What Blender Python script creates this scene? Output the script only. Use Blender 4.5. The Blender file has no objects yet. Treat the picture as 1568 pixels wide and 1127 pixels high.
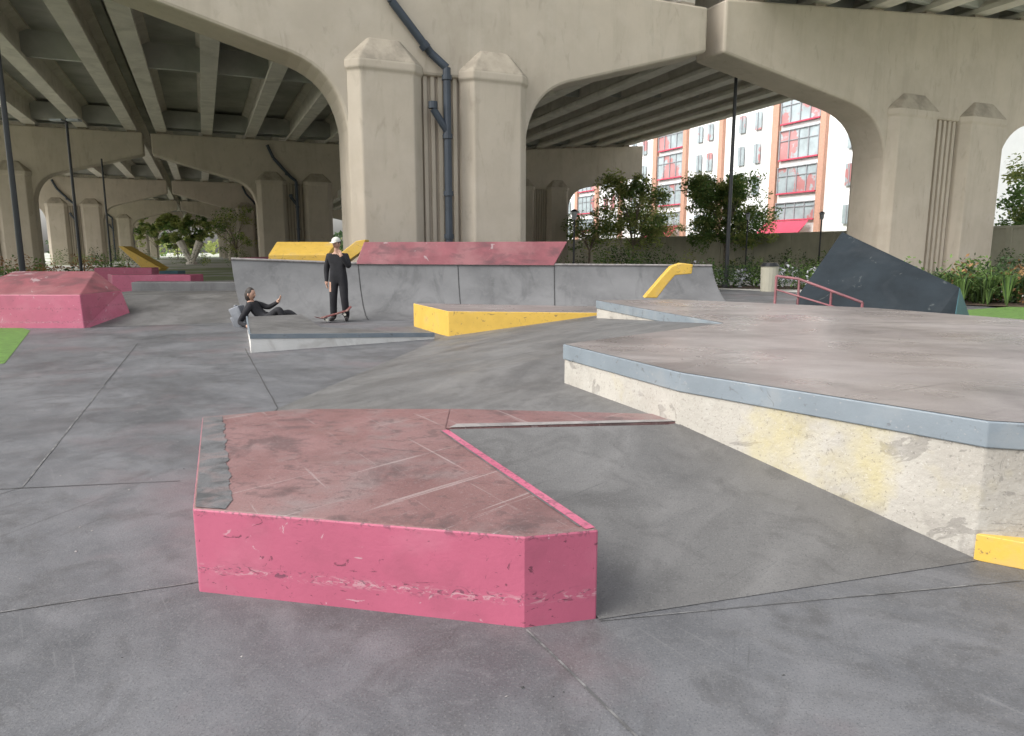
import bpy, bmesh, math, random
from mathutils import Vector, Matrix
random.seed(7)
R=math.radians
scene=bpy.context.scene
# ------------------------------------------------------------ materials
def new_mat(name, base, var=0.12, scale=1.5, rough=0.75, bump=0.15, bscale=30, layers=(), metallic=0.0, spec=0.5, detail=8, rvar=0.0, trans=0.0):
    m=bpy.data.materials.new(name); m.use_nodes=True
    nt=m.node_tree; N=nt.nodes; L=nt.links
    bs=N['Principled BSDF']
    bs.inputs['Roughness'].default_value=rough
    bs.inputs['Metallic'].default_value=metallic
    bs.inputs['Specular IOR Level'].default_value=spec
    tc=N.new('ShaderNodeTexCoord')
    sep=N.new('ShaderNodeSeparateXYZ'); L.new(tc.outputs['Object'],sep.inputs['Vector'])
    def noise(sc,det=6,mapping=None,rot=0.0,dist=0.0):
        n=N.new('ShaderNodeTexNoise'); n.inputs['Scale'].default_value=sc; n.inputs['Detail'].default_value=det
        n.inputs['Roughness'].default_value=0.62
        n.inputs['Distortion'].default_value=dist
        src=tc.outputs['Object']
        if rot:
            mp=N.new('ShaderNodeMapping'); mp.inputs['Rotation'].default_value=(0,0,rot); L.new(src,mp.inputs['Vector']); src=mp.outputs['Vector']
        if mapping:
            mp=N.new('ShaderNodeMapping'); mp.inputs['Scale'].default_value=mapping
            L.new(src,mp.inputs['Vector']); src=mp.outputs['Vector']
        L.new(src,n.inputs['Vector'])
        return n
    n1=noise(scale,detail)
    rp=N.new('ShaderNodeValToRGB')
    rp.color_ramp.elements[0].position=0.36; rp.color_ramp.elements[1].position=0.64
    rp.color_ramp.elements[0].color=[min(1,c*(1-var)) for c in base]+[1]
    rp.color_ramp.elements[1].color=[min(1,c*(1+var)) for c in base]+[1]
    L.new(n1.outputs['Fac'],rp.inputs['Fac'])
    cur=rp.outputs['Color']
    for ly in layers:
        col=ly['col']; n=noise(ly.get('scale',2),ly.get('det',5),ly.get('map'),ly.get('rot',0),ly.get('dist',0))
        mr=N.new('ShaderNodeMapRange'); mr.inputs['From Min'].default_value=ly.get('lo',.5); mr.inputs['From Max'].default_value=ly.get('hi',.65)
        mr.inputs['To Max'].default_value=ly.get('k',.6)
        L.new(n.outputs['Fac'],mr.inputs['Value']); fac=mr.outputs['Result']
        if 'z' in ly:   # limit wear to a height band: (centre, half width)
            zc,zh=ly['z']
            sb=N.new('ShaderNodeMath'); sb.operation='SUBTRACT'; L.new(sep.outputs['Z'],sb.inputs[0]); sb.inputs[1].default_value=zc
            ab=N.new('ShaderNodeMath'); ab.operation='ABSOLUTE'; L.new(sb.outputs[0],ab.inputs[0])
            mz=N.new('ShaderNodeMapRange'); mz.inputs['From Min'].default_value=0; mz.inputs['From Max'].default_value=zh; mz.inputs['To Min'].default_value=1; mz.inputs['To Max'].default_value=0
            L.new(ab.outputs[0],mz.inputs['Value'])
            mu=N.new('ShaderNodeMath'); mu.operation='MULTIPLY'; L.new(fac,mu.inputs[0]); L.new(mz.outputs['Result'],mu.inputs[1]); fac=mu.outputs[0]
        mx=N.new('ShaderNodeMix'); mx.data_type='RGBA'
        L.new(fac,mx.inputs['Factor']); L.new(cur,mx.inputs['A']); mx.inputs['B'].default_value=list(col)+[1]
        cur=mx.outputs['Result']
    L.new(cur,bs.inputs['Base Color'])
    if rvar>0:
        nr=noise(scale*1.7,5); mr=N.new('ShaderNodeMapRange')
        mr.inputs['From Min'].default_value=.36; mr.inputs['From Max'].default_value=.64
        mr.inputs['To Min'].default_value=rough-rvar; mr.inputs['To Max'].default_value=rough+rvar
        L.new(nr.outputs['Fac'],mr.inputs['Value']); L.new(mr.outputs['Result'],bs.inputs['Roughness'])
    if bump>0:
        nb=noise(bscale,6); bp=N.new('ShaderNodeBump'); bp.inputs['Strength'].default_value=bump; bp.inputs['Distance'].default_value=0.02
        L.new(nb.outputs['Fac'],bp.inputs['Height']); L.new(bp.outputs['Normal'],bs.inputs['Normal'])
    if trans>0:
        tl=N.new('ShaderNodeBsdfTranslucent'); L.new(cur,tl.inputs['Color']); ms=N.new('ShaderNodeMixShader'); ms.inputs[0].default_value=trans
        L.new(bs.outputs[0],ms.inputs[1]); L.new(tl.outputs[0],ms.inputs[2]); L.new(ms.outputs[0],N['Material Output'].inputs['Surface'])
    return m
M={}
M['slab']=new_mat('skate_concrete',(.108,.110,.117),.2,.55,.55,.2,90,rvar=.12,layers=[
  dict(col=(.17,.17,.177),scale=.9,map=(1,2.0,1),rot=.9,lo=.45,hi=.68,k=.55,dist=1.5),
  dict(col=(.050,.050,.053),scale=.5,lo=.47,hi=.66,k=.72,dist=.8),
  dict(col=(.055,.053,.053),scale=2.2,lo=.5,hi=.66,k=.5,dist=1.5),
  dict(col=(.17,.17,.175),scale=8,lo=.5,hi=.68,k=.3,dist=1),
  dict(col=(.21,.21,.21),scale=.8,map=(1,34,1),rot=.95,lo=.64,hi=.70,k=.3,dist=.3),
  dict(col=(.035,.035,.035),scale=.9,map=(1,30,1),rot=1.9,lo=.635,hi=.70,k=.35,dist=.4),
  dict(col=(.165,.115,.12),scale=.6,lo=.53,hi=.68,k=.45),
  dict(col=(.22,.22,.215),scale=90,lo=.55,hi=.66,k=.4),
  dict(col=(.03,.03,.03),scale=120,lo=.54,hi=.64,k=.5)])
M['bank']=new_mat('bank_concrete',(.122,.119,.116),.18,.7,.55,.2,90,rvar=.12,layers=[
  dict(col=(.19,.185,.18),scale=.8,map=(1,2.0,1),rot=-.9,lo=.46,hi=.68,k=.5,dist=1.3),
  dict(col=(.055,.053,.052),scale=.7,lo=.49,hi=.67,k=.65,dist=.8),
  dict(col=(.065,.062,.06),scale=3,lo=.5,hi=.66,k=.45,dist=1.5),
  dict(col=(.035,.035,.035),scale=.9,map=(1,30,1),rot=-.7,lo=.635,hi=.70,k=.4,dist=.4),
  dict(col=(.22,.22,.215),scale=90,lo=.55,hi=.66,k=.35),
  dict(col=(.04,.04,.04),scale=120,lo=.54,hi=.64,k=.45)])
M['deck']=new_mat('deck_concrete',(.210,.184,.176),.16,.6,.33,.08,60,rvar=.10,layers=[
  dict(col=(.34,.31,.295),scale=.5,map=(1,2.4,1),rot=.25,lo=.46,hi=.66,k=.6,dist=1),
  dict(col=(.10,.087,.083),scale=.6,map=(1,2,1),rot=.1,lo=.49,hi=.68,k=.65,dist=1),
  dict(col=(.06,.054,.052),scale=.9,map=(1,26,1),rot=-.5,lo=.62,hi=.69,k=.4,dist=.4),
  dict(col=(.38,.36,.34),scale=.8,map=(1,28,1),rot=.6,lo=.63,hi=.70,k=.35,dist=.4),
  dict(col=(.09,.08,.078),scale=70,lo=.55,hi=.66,k=.35)])
M['coping']=new_mat('coping_paint',(.18,.212,.238),.08,3,.5,.1,50,layers=[dict(col=(.27,.28,.28),scale=3,lo=.53,hi=.68,k=.4,dist=.5),dict(col=(.09,.09,.095),scale=7,lo=.61,hi=.66,k=.6,dist=1.5),dict(col=(.32,.31,.30),scale=40,lo=.64,hi=.67,k=.5)])
M['whitewall']=new_mat('ledge_white_concrete',(.385,.365,.325),.10,1.0,.85,.35,30,layers=[
  dict(col=(.25,.23,.20),scale=1.1,lo=.47,hi=.68,k=.65,dist=.6),dict(col=(.13,.12,.11),scale=1.6,map=(1,1,1.3),lo=.603,hi=.615,k=.45,dist=2.2),
  dict(col=(.44,.37,.13),scale=.8,lo=.57,hi=.68,k=.5),dict(col=(.44,.425,.39),scale=4,lo=.52,hi=.66,k=.4,dist=.6),
  dict(col=(.17,.155,.14),scale=7,lo=.46,hi=.62,k=.6,dist=.8,z=(.0,.26)),
  dict(col=(.12,.11,.10),scale=55,lo=.60,hi=.66,k=.5),dict(col=(.52,.50,.47),scale=80,lo=.60,hi=.66,k=.4)])
M['whitepaint']=new_mat('white_painted_concrete',(.66,.65,.62),.06,2,.7,.15,30,layers=[dict(col=(.40,.38,.35),scale=2.5,lo=.52,hi=.68,k=.6,dist=.6)])
M['pink']=new_mat('pink_paint',(.42,.100,.165),.07,1.5,.5,.1,45,layers=[
  dict(col=(.47,.17,.23),scale=1.6,map=(1,1,1.5),lo=.5,hi=.68,k=.5),
  dict(col=(.28,.075,.115),scale=2.6,lo=.54,hi=.68,k=.4),
  dict(col=(.50,.36,.38),scale=7,lo=.665,hi=.68,k=.6,dist=2),
  dict(col=(.50,.33,.35),scale=14,map=(1,1,3),lo=.53,hi=.58,k=.7,dist=2,z=(.115,.03)),
  dict(col=(.08,.04,.06),scale=18,map=(1,1,2),lo=.57,hi=.6,k=.8,dist=2,z=(.12,.04)),
  dict(col=(.12,.035,.055),scale=5,map=(1,1,2),lo=.65,hi=.66,k=.8,dist=4),
  dict(col=(.10,.045,.06),scale=20,lo=.52,hi=.6,k=.75,dist=2,z=(.385,.028))])
M['pinktop']=new_mat('worn_red_top',(.175,.090,.086),.16,1.4,.5,.15,80,rvar=.12,layers=[
  dict(col=(.25,.15,.145),scale=.9,lo=.43,hi=.64,k=.7,dist=.2),dict(col=(.20,.175,.17),scale=1.9,lo=.53,hi=.66,k=.5,dist=.2),
  dict(col=(.07,.045,.045),scale=2.4,lo=.54,hi=.64,k=.6,dist=.5),
  dict(col=(.07,.045,.045),scale=14,lo=.56,hi=.64,k=.45,dist=.8),
  dict(col=(.34,.28,.27),scale=.7,map=(1,44,1),rot=1.0,lo=.645,hi=.67,k=.55,dist=.2),
  dict(col=(.34,.28,.27),scale=.7,map=(1,44,1),rot=-.8,lo=.65,hi=.67,k=.55,dist=.2),
  dict(col=(.05,.035,.035),scale=.8,map=(1,34,1),rot=.3,lo=.64,hi=.67,k=.5,dist=.3),
  dict(col=(.30,.25,.25),scale=70,lo=.58,hi=.67,k=.35),dict(col=(.05,.035,.035),scale=100,lo=.56,hi=.65,k=.4)])
M['greyedge']=new_mat('worn_grey_edge',(.115,.115,.118),.25,5,.6,.25,50,layers=[dict(col=(.19,.14,.135),scale=5,lo=.48,hi=.62,k=.7,dist=.6),dict(col=(.04,.04,.04),scale=7,lo=.52,hi=.64,k=.6,dist=.6)])
M['redwall']=new_mat('worn_red_paint',(.22,.068,.08),.15,2,.6,.1,40,layers=[dict(col=(.28,.13,.135),scale=1.2,lo=.47,hi=.64,k=.6),dict(col=(.09,.045,.05),scale=1.8,map=(1,1,2),lo=.51,hi=.66,k=.65,dist=.4),dict(col=(.40,.36,.36),scale=1.6,lo=.645,hi=.66,k=.5,dist=1.2)])
M['yellow']=new_mat('yellow_paint',(.58,.375,.065),.08,3,.55,.1,40,layers=[dict(col=(.38,.29,.17),scale=3,lo=.55,hi=.68,k=.45),dict(col=(.12,.09,.06),scale=10,lo=.62,hi=.65,k=.7,dist=1.5)])
M['navy']=new_mat('dark_slate_paint',(.016,.022,.027),.2,1.5,.8,.1,30,spec=.2,layers=[dict(col=(.035,.041,.046),scale=1.2,lo=.5,hi=.68,k=.5,dist=.4),dict(col=(.09,.10,.10),scale=3,lo=.64,hi=.66,k=.5,dist=1.5)])
M['teal']=new_mat('teal_paint',(.045,.12,.14),.15,3,.55,.1,30)
M['qp']=new_mat('quarter_pipe_concrete',(.140,.140,.141),.18,.8,.55,.1,40,layers=[
  dict(col=(.20,.20,.20),scale=.5,map=(1,1,2.2),lo=.47,hi=.66,k=.5,dist=.6),dict(col=(.06,.06,.06),scale=1.2,map=(1.6,1,.7),lo=.5,hi=.68,k=.55,dist=.8),dict(col=(.19,.19,.19),scale=9,lo=.55,hi=.66,k=.3,dist=1)])
M['col']=new_mat('bridge_beige_concrete',(.455,.398,.322),.06,.5,.85,.12,14,layers=[
  dict(col=(.31,.265,.205),scale=.4,map=(3,3,.45),lo=.5,hi=.72,k=.4,dist=.6),dict(col=(.52,.465,.39),scale=1.1,lo=.48,hi=.66,k=.35),dict(col=(.28,.235,.185),scale=3,map=(1,1,.35),lo=.58,hi=.7,k=.35,dist=.6)])
M['stain']=new_mat('bridge_weathered_concrete',(.36,.315,.25),.12,2,.9,.15,14,layers=[dict(col=(.20,.175,.14),scale=1.5,lo=.48,hi=.64,k=.6)])
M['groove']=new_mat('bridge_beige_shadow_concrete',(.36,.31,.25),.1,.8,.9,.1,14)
M['girder']=new_mat('girder_concrete',(.66,.62,.55),.1,.6,.85,.1,8,layers=[dict(col=(.42,.39,.33),scale=.6,lo=.5,hi=.68,k=.6,dist=.6)])
M['soffit']=new_mat('deck_soffit_concrete',(.44,.44,.41),.2,.4,.9,.1,8)
M['pipe']=new_mat('drain_pipe_paint',(.03,.04,.055),.15,3,.45,.03,30)
M['black']=new_mat('black_metal',(.02,.022,.025),.15,3,.4,.03,30,spec=.5)
M['steel']=new_mat('galvanised_steel',(.35,.37,.39),.1,3,.45,.03,30,metallic=.6)
M['joint']=new_mat('joint_line',(.05,.05,.05),.3,12,.9,.1,50)
M['jlight']=new_mat('worn_joint_line',(.16,.158,.155),.3,12,.9,.1,50,layers=[dict(col=(.07,.07,.07),scale=9,lo=.44,hi=.55,k=.9)])
M['strip']=new_mat('concrete_strip',(.27,.25,.24),.15,5,.6,.1,50,layers=[dict(col=(.13,.12,.12),scale=9,lo=.5,hi=.62,k=.6)])
M['turf']=new_mat('turf',(.085,.17,.03),.3,8,.95,.6,120,layers=[dict(col=(.13,.22,.05),scale=60,lo=.5,hi=.6,k=.6)])
M['earth']=new_mat('ground_surface',(.52,.51,.47),.12,.12,.95,.2,6,layers=[dict(col=(.20,.26,.11),scale=.06,lo=.5,hi=.56,k=.9)])
M['path']=new_mat('pale_paving',(.58,.56,.52),.1,1,.8,.1,30)
M['mulch']=new_mat('planting_soil',(.09,.06,.04),.3,9,.95,.5,40)
M['wall']=new_mat('retaining_wall',(.42,.40,.32),.1,.7,.9,.15,15,layers=[dict(col=(.30,.29,.23),scale=.8,map=(2,2,.6),lo=.5,hi=.66,k=.4)])
M['leaf1']=new_mat('leaf_green',(.13,.21,.06),.4,1.4,.7,0,spec=.3,trans=.35)
M['leaf2']=new_mat('leaf_yellow_green',(.32,.36,.12),.35,1.4,.7,0,spec=.3,trans=.4)
M['leaf3']=new_mat('leaf_dark',(.05,.085,.035),.4,1.4,.7,0,spec=.3,trans=.3)
M['leaf4']=new_mat('leaf_orange',(.30,.17,.08),.4,1.4,.7,0,spec=.3,trans=.3)
M['flower']=new_mat('flower_white',(.6,.6,.65),.1,3,.7,0)
M['bark']=new_mat('bark',(.20,.165,.13),.3,6,.95,.5,20)
M['bwhite']=new_mat('white_cladding',(.88,.88,.87),.03,.6,.7,0)
M['brick']=new_mat('brick_red',(.52,.30,.22),.08,5,.85,.1,20)
M['glass']=new_mat('window_glass',(.36,.42,.44),.25,.35,.2,0,spec=.8,layers=[dict(col=(.50,.12,.11),scale=.16,lo=.57,hi=.59,k=.7)])
M['frame']=new_mat('window_frame',(.30,.31,.33),.1,3,.5,0)
M['redfab']=new_mat('awning_red',(.56,.07,.12),.08,3,.8,0)
M['skin']=new_mat('skin',(.42,.25,.18),.06,9,.55,0)
M['cloth_b']=new_mat('cloth_black',(.014,.014,.017),.25,9,.9,.3,60)
M['cloth_g']=new_mat('cloth_grey',(.20,.21,.23),.15,9,.9,.3,60)
M['hair']=new_mat('hair_dark',(.025,.018,.014),.3,30,.6,.3,90)
M['capw']=new_mat('cap_white',(.55,.55,.50),.05,9,.85,.1,60)
M['shoe']=new_mat('shoe_dark',(.04,.035,.035),.2,20,.7,0)
M['wood']=new_mat('board_red',(.12,.03,.03),.3,12,.5,0,layers=[dict(col=(.3,.25,.2),scale=14,lo=.56,hi=.6,k=.9)])
M['wheel']=new_mat('wheel_white',(.6,.58,.5),.05,9,.5,0)
# ------------------------------------------------------------ mesh builder
def empty(name):
    e=bpy.data.objects.new(name,None); scene.collection.objects.link(e); e.empty_display_size=.3; return e
class MB:
    def __init__(s): s.v=[];s.f=[];s.m=[]
    def add(s,vs,fs,mi=0):
        o=len(s.v); s.v+= [tuple(p) for p in vs]
        for f in fs: s.f.append(tuple(i+o for i in f)); s.m.append(mi)
    def prism(s,poly,z0,z1,mi=0,mt=None,bottom=True):
        n=len(poly)
        a0=[(p[0],p[1],z0) for p in poly]; a1=[(p[0],p[1],z1 if not isinstance(z1,(list,tuple)) else z1[i]) for i,p in enumerate(poly)]
        s.add(a0+a1,[(i,(i+1)%n,(i+1)%n+n,i+n) for i in range(n)],mi)
        s.add(a1,[tuple(range(n))],mi if mt is None else mt)
        if bottom: s.add(a0,[tuple(reversed(range(n)))],mi)
    def box(s,c,d,rz=0,mi=0,rot=None):
        hx,hy,hz=d[0]/2,d[1]/2,d[2]/2
        m=rot if rot is not None else Matrix.Rotation(rz,3,'Z')
        vs=[Vector(c)+m@Vector((x,y,z)) for x in(-hx,hx) for y in(-hy,hy) for z in(-hz,hz)]
        s.add(vs,[(0,1,3,2),(4,6,7,5),(0,4,5,1),(2,3,7,6),(0,2,6,4),(1,5,7,3)],mi)
    def tube(s,p0,p1,r0,r1=None,n=12,mi=0,caps=True):
        r1=r0 if r1 is None else r1
        p0=Vector(p0);p1=Vector(p1); d=(p1-p0).normalized()
        a=d.orthogonal().normalized(); b=d.cross(a)
        vs=[p0+(a*math.cos(t)+b*math.sin(t))*r0 for t in [2*math.pi*i/n for i in range(n)]]
        vs+=[p1+(a*math.cos(t)+b*math.sin(t))*r1 for t in [2*math.pi*i/n for i in range(n)]]
        s.add(vs,[(i,(i+1)%n,(i+1)%n+n,i+n) for i in range(n)],mi)
        if caps: s.add(vs,[tuple(reversed(range(n))),tuple(range(n,2*n))],mi)
    def build(s,name,mats,parent=None,bevel=0,smooth=False,recalc=True,seg=2):
        me=bpy.data.meshes.new(name); me.from_pydata(s.v,[],s.f)
        for m in mats: me.materials.append(m)
        for i,p in enumerate(me.polygons): p.material_index=s.m[i]; p.use_smooth=smooth
        if recalc:
            bm=bmesh.new(); bm.from_mesh(me); bmesh.ops.remove_doubles(bm,verts=bm.verts,dist=.0005); bmesh.ops.recalc_face_normals(bm,faces=bm.faces); bm.to_mesh(me); bm.free()
        ob=bpy.data.objects.new(name,me); scene.collection.objects.link(ob)
        if parent: ob.parent=parent
        if bevel>0:
            b=ob.modifiers.new('bevel','BEVEL'); b.width=bevel; b.segments=seg; b.limit_method='ANGLE'; b.angle_limit=R(25)
        return ob
# highway coordinates: s across the road, l along it
def HP(s,l,z): return (-3.65+.9166*s-.3998*l, 21.5+.3998*s+.9166*l, z)
ANG=math.atan2(.3998,.9166)
# ------------------------------------------------------------ ground
b=MB(); b.add([(-600,-300,-.03),(600,-300,-.03),(600,900,-.03),(-600,900,-.03)],[(0,1,2,3)]); b.build('ground',[M['earth']])
b=MB(); b.add([(-13,-8,0),(14,-8,0),(13,24,0),(4,33,0),(-12,33,0),(-16,20,0),(-9.27,13.4,0),(-6.9,9.4,0)],[tuple(range(8))]); b.build('skatepark_slab',[M['slab']])
b=MB(); b.add([(4,33,-.012),(13,24,-.012),(22,31,-.012),(2,80,-.012),(-8,80,-.012),(-12,33,-.012)],[tuple(range(6))]); b.build('plaza_path',[M['path']])
b=MB(); b.add([(-16,20,.004),(-9.27,13.4,.004),(-6.9,9.4,.004),(-14,-8,.004),(-40,-8,.004),(-40,20,.004)],[tuple(range(6))]); b.build('turf_lawn',[M['turf']])
b=MB(); b.add([(6.6,7,.02),(30,7,.02),(30,19.5,.02),(17,21,.02),(9.8,17,.02),(7.5,14,.02)],[tuple(range(6))]); b.build('turf_lawn',[M['turf']])
def strip(mb,p,q,w,z=.004,mi=0):
    p=Vector(p);q=Vector(q); d=(q-p); n=Vector((-d.y,d.x,0)).normalized()*w/2
    k=max(2,int(d.length/.25)); pts=[p+d*i/k+n*random.uniform(-.5,.5) for i in range(k+1)]
    ws=[random.uniform(.6,1.3) for _ in pts]
    for i in range(k):
        mb.add([pts[i]-n*ws[i]+Vector((0,0,z)),pts[i+1]-n*ws[i+1]+Vector((0,0,z)),pts[i+1]+n*ws[i+1]+Vector((0,0,z)),pts[i]+n*ws[i]+Vector((0,0,z))],[(0,1,2,3)],mi)
b=MB()
for p,q,w,m in [((-6,1.26,0),(-1.42,3.02,0),.008,1),((-3.16,4.33,0),(-4.63,7.8,0),.010,1),((-4.63,7.8,0),(-6.2,11.5,0),.012,0),
    ((-9,3.4,0),(-3.2,4.3,0),.009,1),((-3.2,4.3,0),(-2.2,4.45,0),.008,0),((.06,2.6,0),(.9,1.0,0),.008,1),((.36,2.67,0),(2.39,3.03,0),.007,1),
    ((-2.27,6.63,0),(-4.2,10.9,0),.014,0),((-2.27,6.63,0),(-2.0,4.8,0),.014,0),((-5,14.6,0),(-9,14.0,0),.02,0),((-3.16,4.33,0),(-3.6,3.0,0),.007,0)]:
    strip(b,p,q,w,.004,m)
b.build('slab_joints',[M['joint'],M['jlight']])
b=MB() # grit, twigs and chips lying on the slab
for _ in range(260):
    x=random.uniform(-5,3);y=random.uniform(1.6,9)
    if -2.2<x<2.6 and 2.5<y<12: continue
    s=random.uniform(.003,.009); a=random.uniform(0,3.14); z=random.uniform(.003,.006)
    c,sn=math.cos(a)*s,math.sin(a)*s; k=random.uniform(.3,1)
    b.add([(x-c,y-sn,.001),(x+sn*k,y-c*k,.001),(x+c,y+sn,.001),(x-sn*k,y+c*k,.001),(x,y,z)],[(0,1,4),(1,2,4),(2,3,4),(3,0,4)],random.choice([0,0,1]))
b.build('ground_grit',[M['strip'],M['joint']])
# ------------------------------------------------------------ foreground pink box
e=empty('pink_skate_box')
A=(-1.40,2.925);B=(.05,2.62);C=(.352,2.69);P=(-.42,4.34);BL=(-2.11,4.65);BB=(-1.54,4.90)
b=MB()
zt=.39
poly=[A,B,C,P,(-.44,4.90),BB,BL]
b.prism(poly,-.05,zt,0,1)
b.build('body',[M['pink'],M['pinktop']],e,bevel=.010)
b=MB()
q0=[(P[0],P[1],zt),(1.12,4.66,.352),(1.03,4.90,.352),(-.44,4.90,zt)]
b.add(q0+[(x,y,-.05) for x,y,z in q0],[(0,1,2,3),(0,4,5,1),(1,5,6,2),(2,6,7,3)],0)
b.build('arm',[M['pinktop']],e)
b=MB()
b.add([(-.40,4.345,.394),(1.15,4.665,.357),(1.15,4.72,.357),(-.36,4.44,.394)],[(0,1,2,3)],0); b.build('edge_strip',[M['strip']],e)
b=MB()
pL=Vector((A[0]+.008,A[1]+.012,0));pU=Vector((BL[0]+.01,BL[1]-.012,0)); N_=90; prev=None
for i in range(N_+1):
    t=i/N_; p=pL.lerp(pU,t); wd=.16*(1-.15*t)+random.uniform(-.005,.005)+.007*math.sin(i*.35)+.005*math.sin(i*.9); q=p+Vector((.96,.10,0))*wd
    if t<.04: q=Vector((q.x,A[1]-.03+.012,0))
    if prev: b.add([(prev[0].x,prev[0].y,zt+.003),(prev[1].x,prev[1].y,zt+.003),(q.x,q.y,zt+.003),(p.x,p.y,zt+.003)],[(0,1,2,3)])
    prev=(p,q)
b.build('worn_edge',[M['greyedge']],e)
def offs(p,q,d1,d2,s0=0,s1=1,dz=.003):
    p=Vector((p[0],p[1],0));q=Vector((q[0],q[1],0)); n=Vector((-(q-p).y,(q-p).x,0)).normalized()
    a=p.lerp(q,s0); c=p.lerp(q,s1)
    return [tuple(x)[:2]+(zt+dz,) for x in (a+n*d1,c+n*d1,c+n*d2,a+n*d2)]
b=MB()
b.add(offs(C,P,.006,.050,.01,.97),[(0,1,2,3)],1); b.add(offs(C,P,.052,.062,.03,.97),[(0,1,2,3)],0)
b.build('edge_lines',[M['greyedge'],M['pink']],e)
# ------------------------------------------------------------ banks
D1=(.46,6.07);D2=(1.13,4.63);D3=(2.28,3.26)
V=dict(a=(-2.0,4.7,.001),b=(-2.27,6.63,.001),c=(-3.9,10.4,.001),d=(-1.2,12.4,.001),e=(1.8,12.3,.44),f=(1.55,11.6,.69),g=(2.4,7.85,.695),h=(.47,6.08,.36),i=(1.16,4.62,.345),
       j=(-.40,4.33,.385),C0=(.36,2.68,.003),W=(2.30,3.24,.003),k=(2.0,14.2,.44),m=(-1.8,14.4,.001))
ks=list(V); idx={k:i for i,k in enumerate(ks)}
b=MB(); b.add([V[k] for k in ks],[tuple(idx[c] for c in t) for t in [('a','i','h'),('a','h','b'),('b','h','g'),('b','g','d'),('d','g','e'),('e','g','f'),('d','e','k','m'),('e','f','k')]]+[(idx['C0'],idx['W'],idx['i']),(idx['C0'],idx['i'],idx['j'])])
b.build('skate_bank',[M['bank']])
# ------------------------------------------------------------ big raised deck
e=empty('raised_skate_deck')
dk=[D1,D2,D3,(4.6,2.6),(9,3.4),(8.2,6.4),(6.1,8.3),(5.2,10.05),(2.75,11.9),(1.41,11.65),(2.40,7.9)]
b=MB(); b.prism(dk,-.05,.57,0); b.build('wall',[M['whitewall']],e,bevel=.008)
def grow(poly,d):
    out=[];n=len(poly)
    for i in range(n):
        p0=Vector(poly[i-1]);p=Vector(poly[i]);p1=Vector(poly[(i+1)%n])
        n0=Vector(((p-p0).y,-(p-p0).x)).normalized();n1=Vector(((p1-p).y,-(p1-p).x)).normalized()
        m=(n0+n1).normalized(); k=d/max(.4,m.dot(n0)); out.append(tuple(p+m*k))
    return out
b=MB(); b.prism(grow(dk,.012),.571,.70,0,0); b.build('coping',[M['coping']],e,bevel=.006)
b=MB(); g=grow(dk,-.004); b.add([(x,y,.703) for x,y in g],[tuple(range(len(g)))]); b.build('top',[M['deck']],e)
b=MB(); b.prism([(2.275,3.25),(2.30,3.262),(4.6,2.61),(4.5,1.8)],0,.135,0); b.build('yellow_base',[M['yellow']],e,bevel=.004)
# ------------------------------------------------------------ yellow wedge & small ledge
b=MB()
pl=[(-2.0,14.2),(-1.13,12.4),(1.85,12.25),(1.95,13.6)]
b.prism(pl,-.05,[.47,.46,.445,.45],0,1); b.build('yellow_wedge_ledge',[M['yellow'],M['deck']],bevel=.012)
e=empty('low_skate_ledge')
b=MB()
pl=[(-5.05,13.3),(-3.92,10.4),(-1.35,12.1),(-3.35,12.2),(-4.15,13.8)]
b.prism(pl,-.05,[.28,.28,.10,.2,.28],0,1)
b.build('body',[M['whitepaint'],M['bank']],e,bevel=.008)
b=MB()
p,q,r=Vector((-5.05,13.3,.215)),Vector((-3.92,10.4,.215)),Vector((-1.35,12.1,.04))
for u,w in ((p,q),(q,r)):
    n=Vector(((w-u).y,-(w-u).x,0)).normalized()*.012
    h=Vector((0,0,.072))
    for s in(-1,1): b.add([u+n*s,w+n*s,w+n*s+h,u+n*s+h],[(0,1,2,3)])
    b.add([u-n+h,w-n+h,w+n+h,u+n+h],[(0,1,2,3)])
b.build('coping',[M['coping']],e)
# ------------------------------------------------------------ quarter pipe
e=empty('quarter_pipe')
top=[(-6.35,16.0),(-3.7,17.0),(1.05,17.6),(5.2,18.4)]
bot=[(-5.55,14.75),(-3.2,15.55),(1.0,16.0),(5.6,16.7)]
HH=[1.33,1.21,1.17,1.13]; NS=9
b=MB(); rows=[]
for t,q,H in zip(top,bot,HH):
    row=[]
    for i in range(NS+1):
        a=i/NS*R(68); fy=math.sin(a)/math.sin(R(68)); fz=(1-math.cos(a))/(1-math.cos(R(68)))
        row.append((q[0]+(t[0]-q[0])*fy,q[1]+(t[1]-q[1])*fy,fz*H))
    rows.append(row)
for j in range(3):
    b.add(rows[j]+rows[j+1],[(i,i+NS+1,i+NS+2,i+1) for i in range(NS)])
b.build('transition',[M['qp']],e,smooth=True,recalc=True)
b=MB()
back=[(-6.6,17.6),(-3.9,18.6),(1.0,19.2),(5.0,20.0)]
for j in range(3):
    b.add([(*top[j],HH[j]),(*top[j+1],HH[j+1]),(*back[j+1],HH[j+1]),(*back[j],HH[j]),(*back[j],0),(*back[j+1],0)],[(0,1,2,3),(3,2,5,4)])
for j in (0,3):
    b.add(rows[j]+[(*back[j],HH[j]),(*back[j],0)],[tuple(range(NS+3))],1 if j==0 else 0)
b.build('platform',[M['qp'],M['whitewall']],e)
b=MB()
for j in range(3): b.tube((*top[j],HH[j]+.01),(*top[j+1],HH[j+1]+.01),.03,n=10,mi=2)
for j in (1,2):
    for i in range(NS):
        p=Vector(rows[j][i]);q=Vector(rows[j][i+1]); b.tube(p,q,.014,n=6,mi=1)
m2=[[(rows[1][i][k]*.5+rows[2][i][k]*.5) for k in range(3)] for i in range(NS+1)]
for i in range(NS): b.tube(m2[i],m2[i+1],.012,n=6,mi=1)
b.build('coping',[M['steel'],M['joint'],M['strip']],e)
b=MB()
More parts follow.
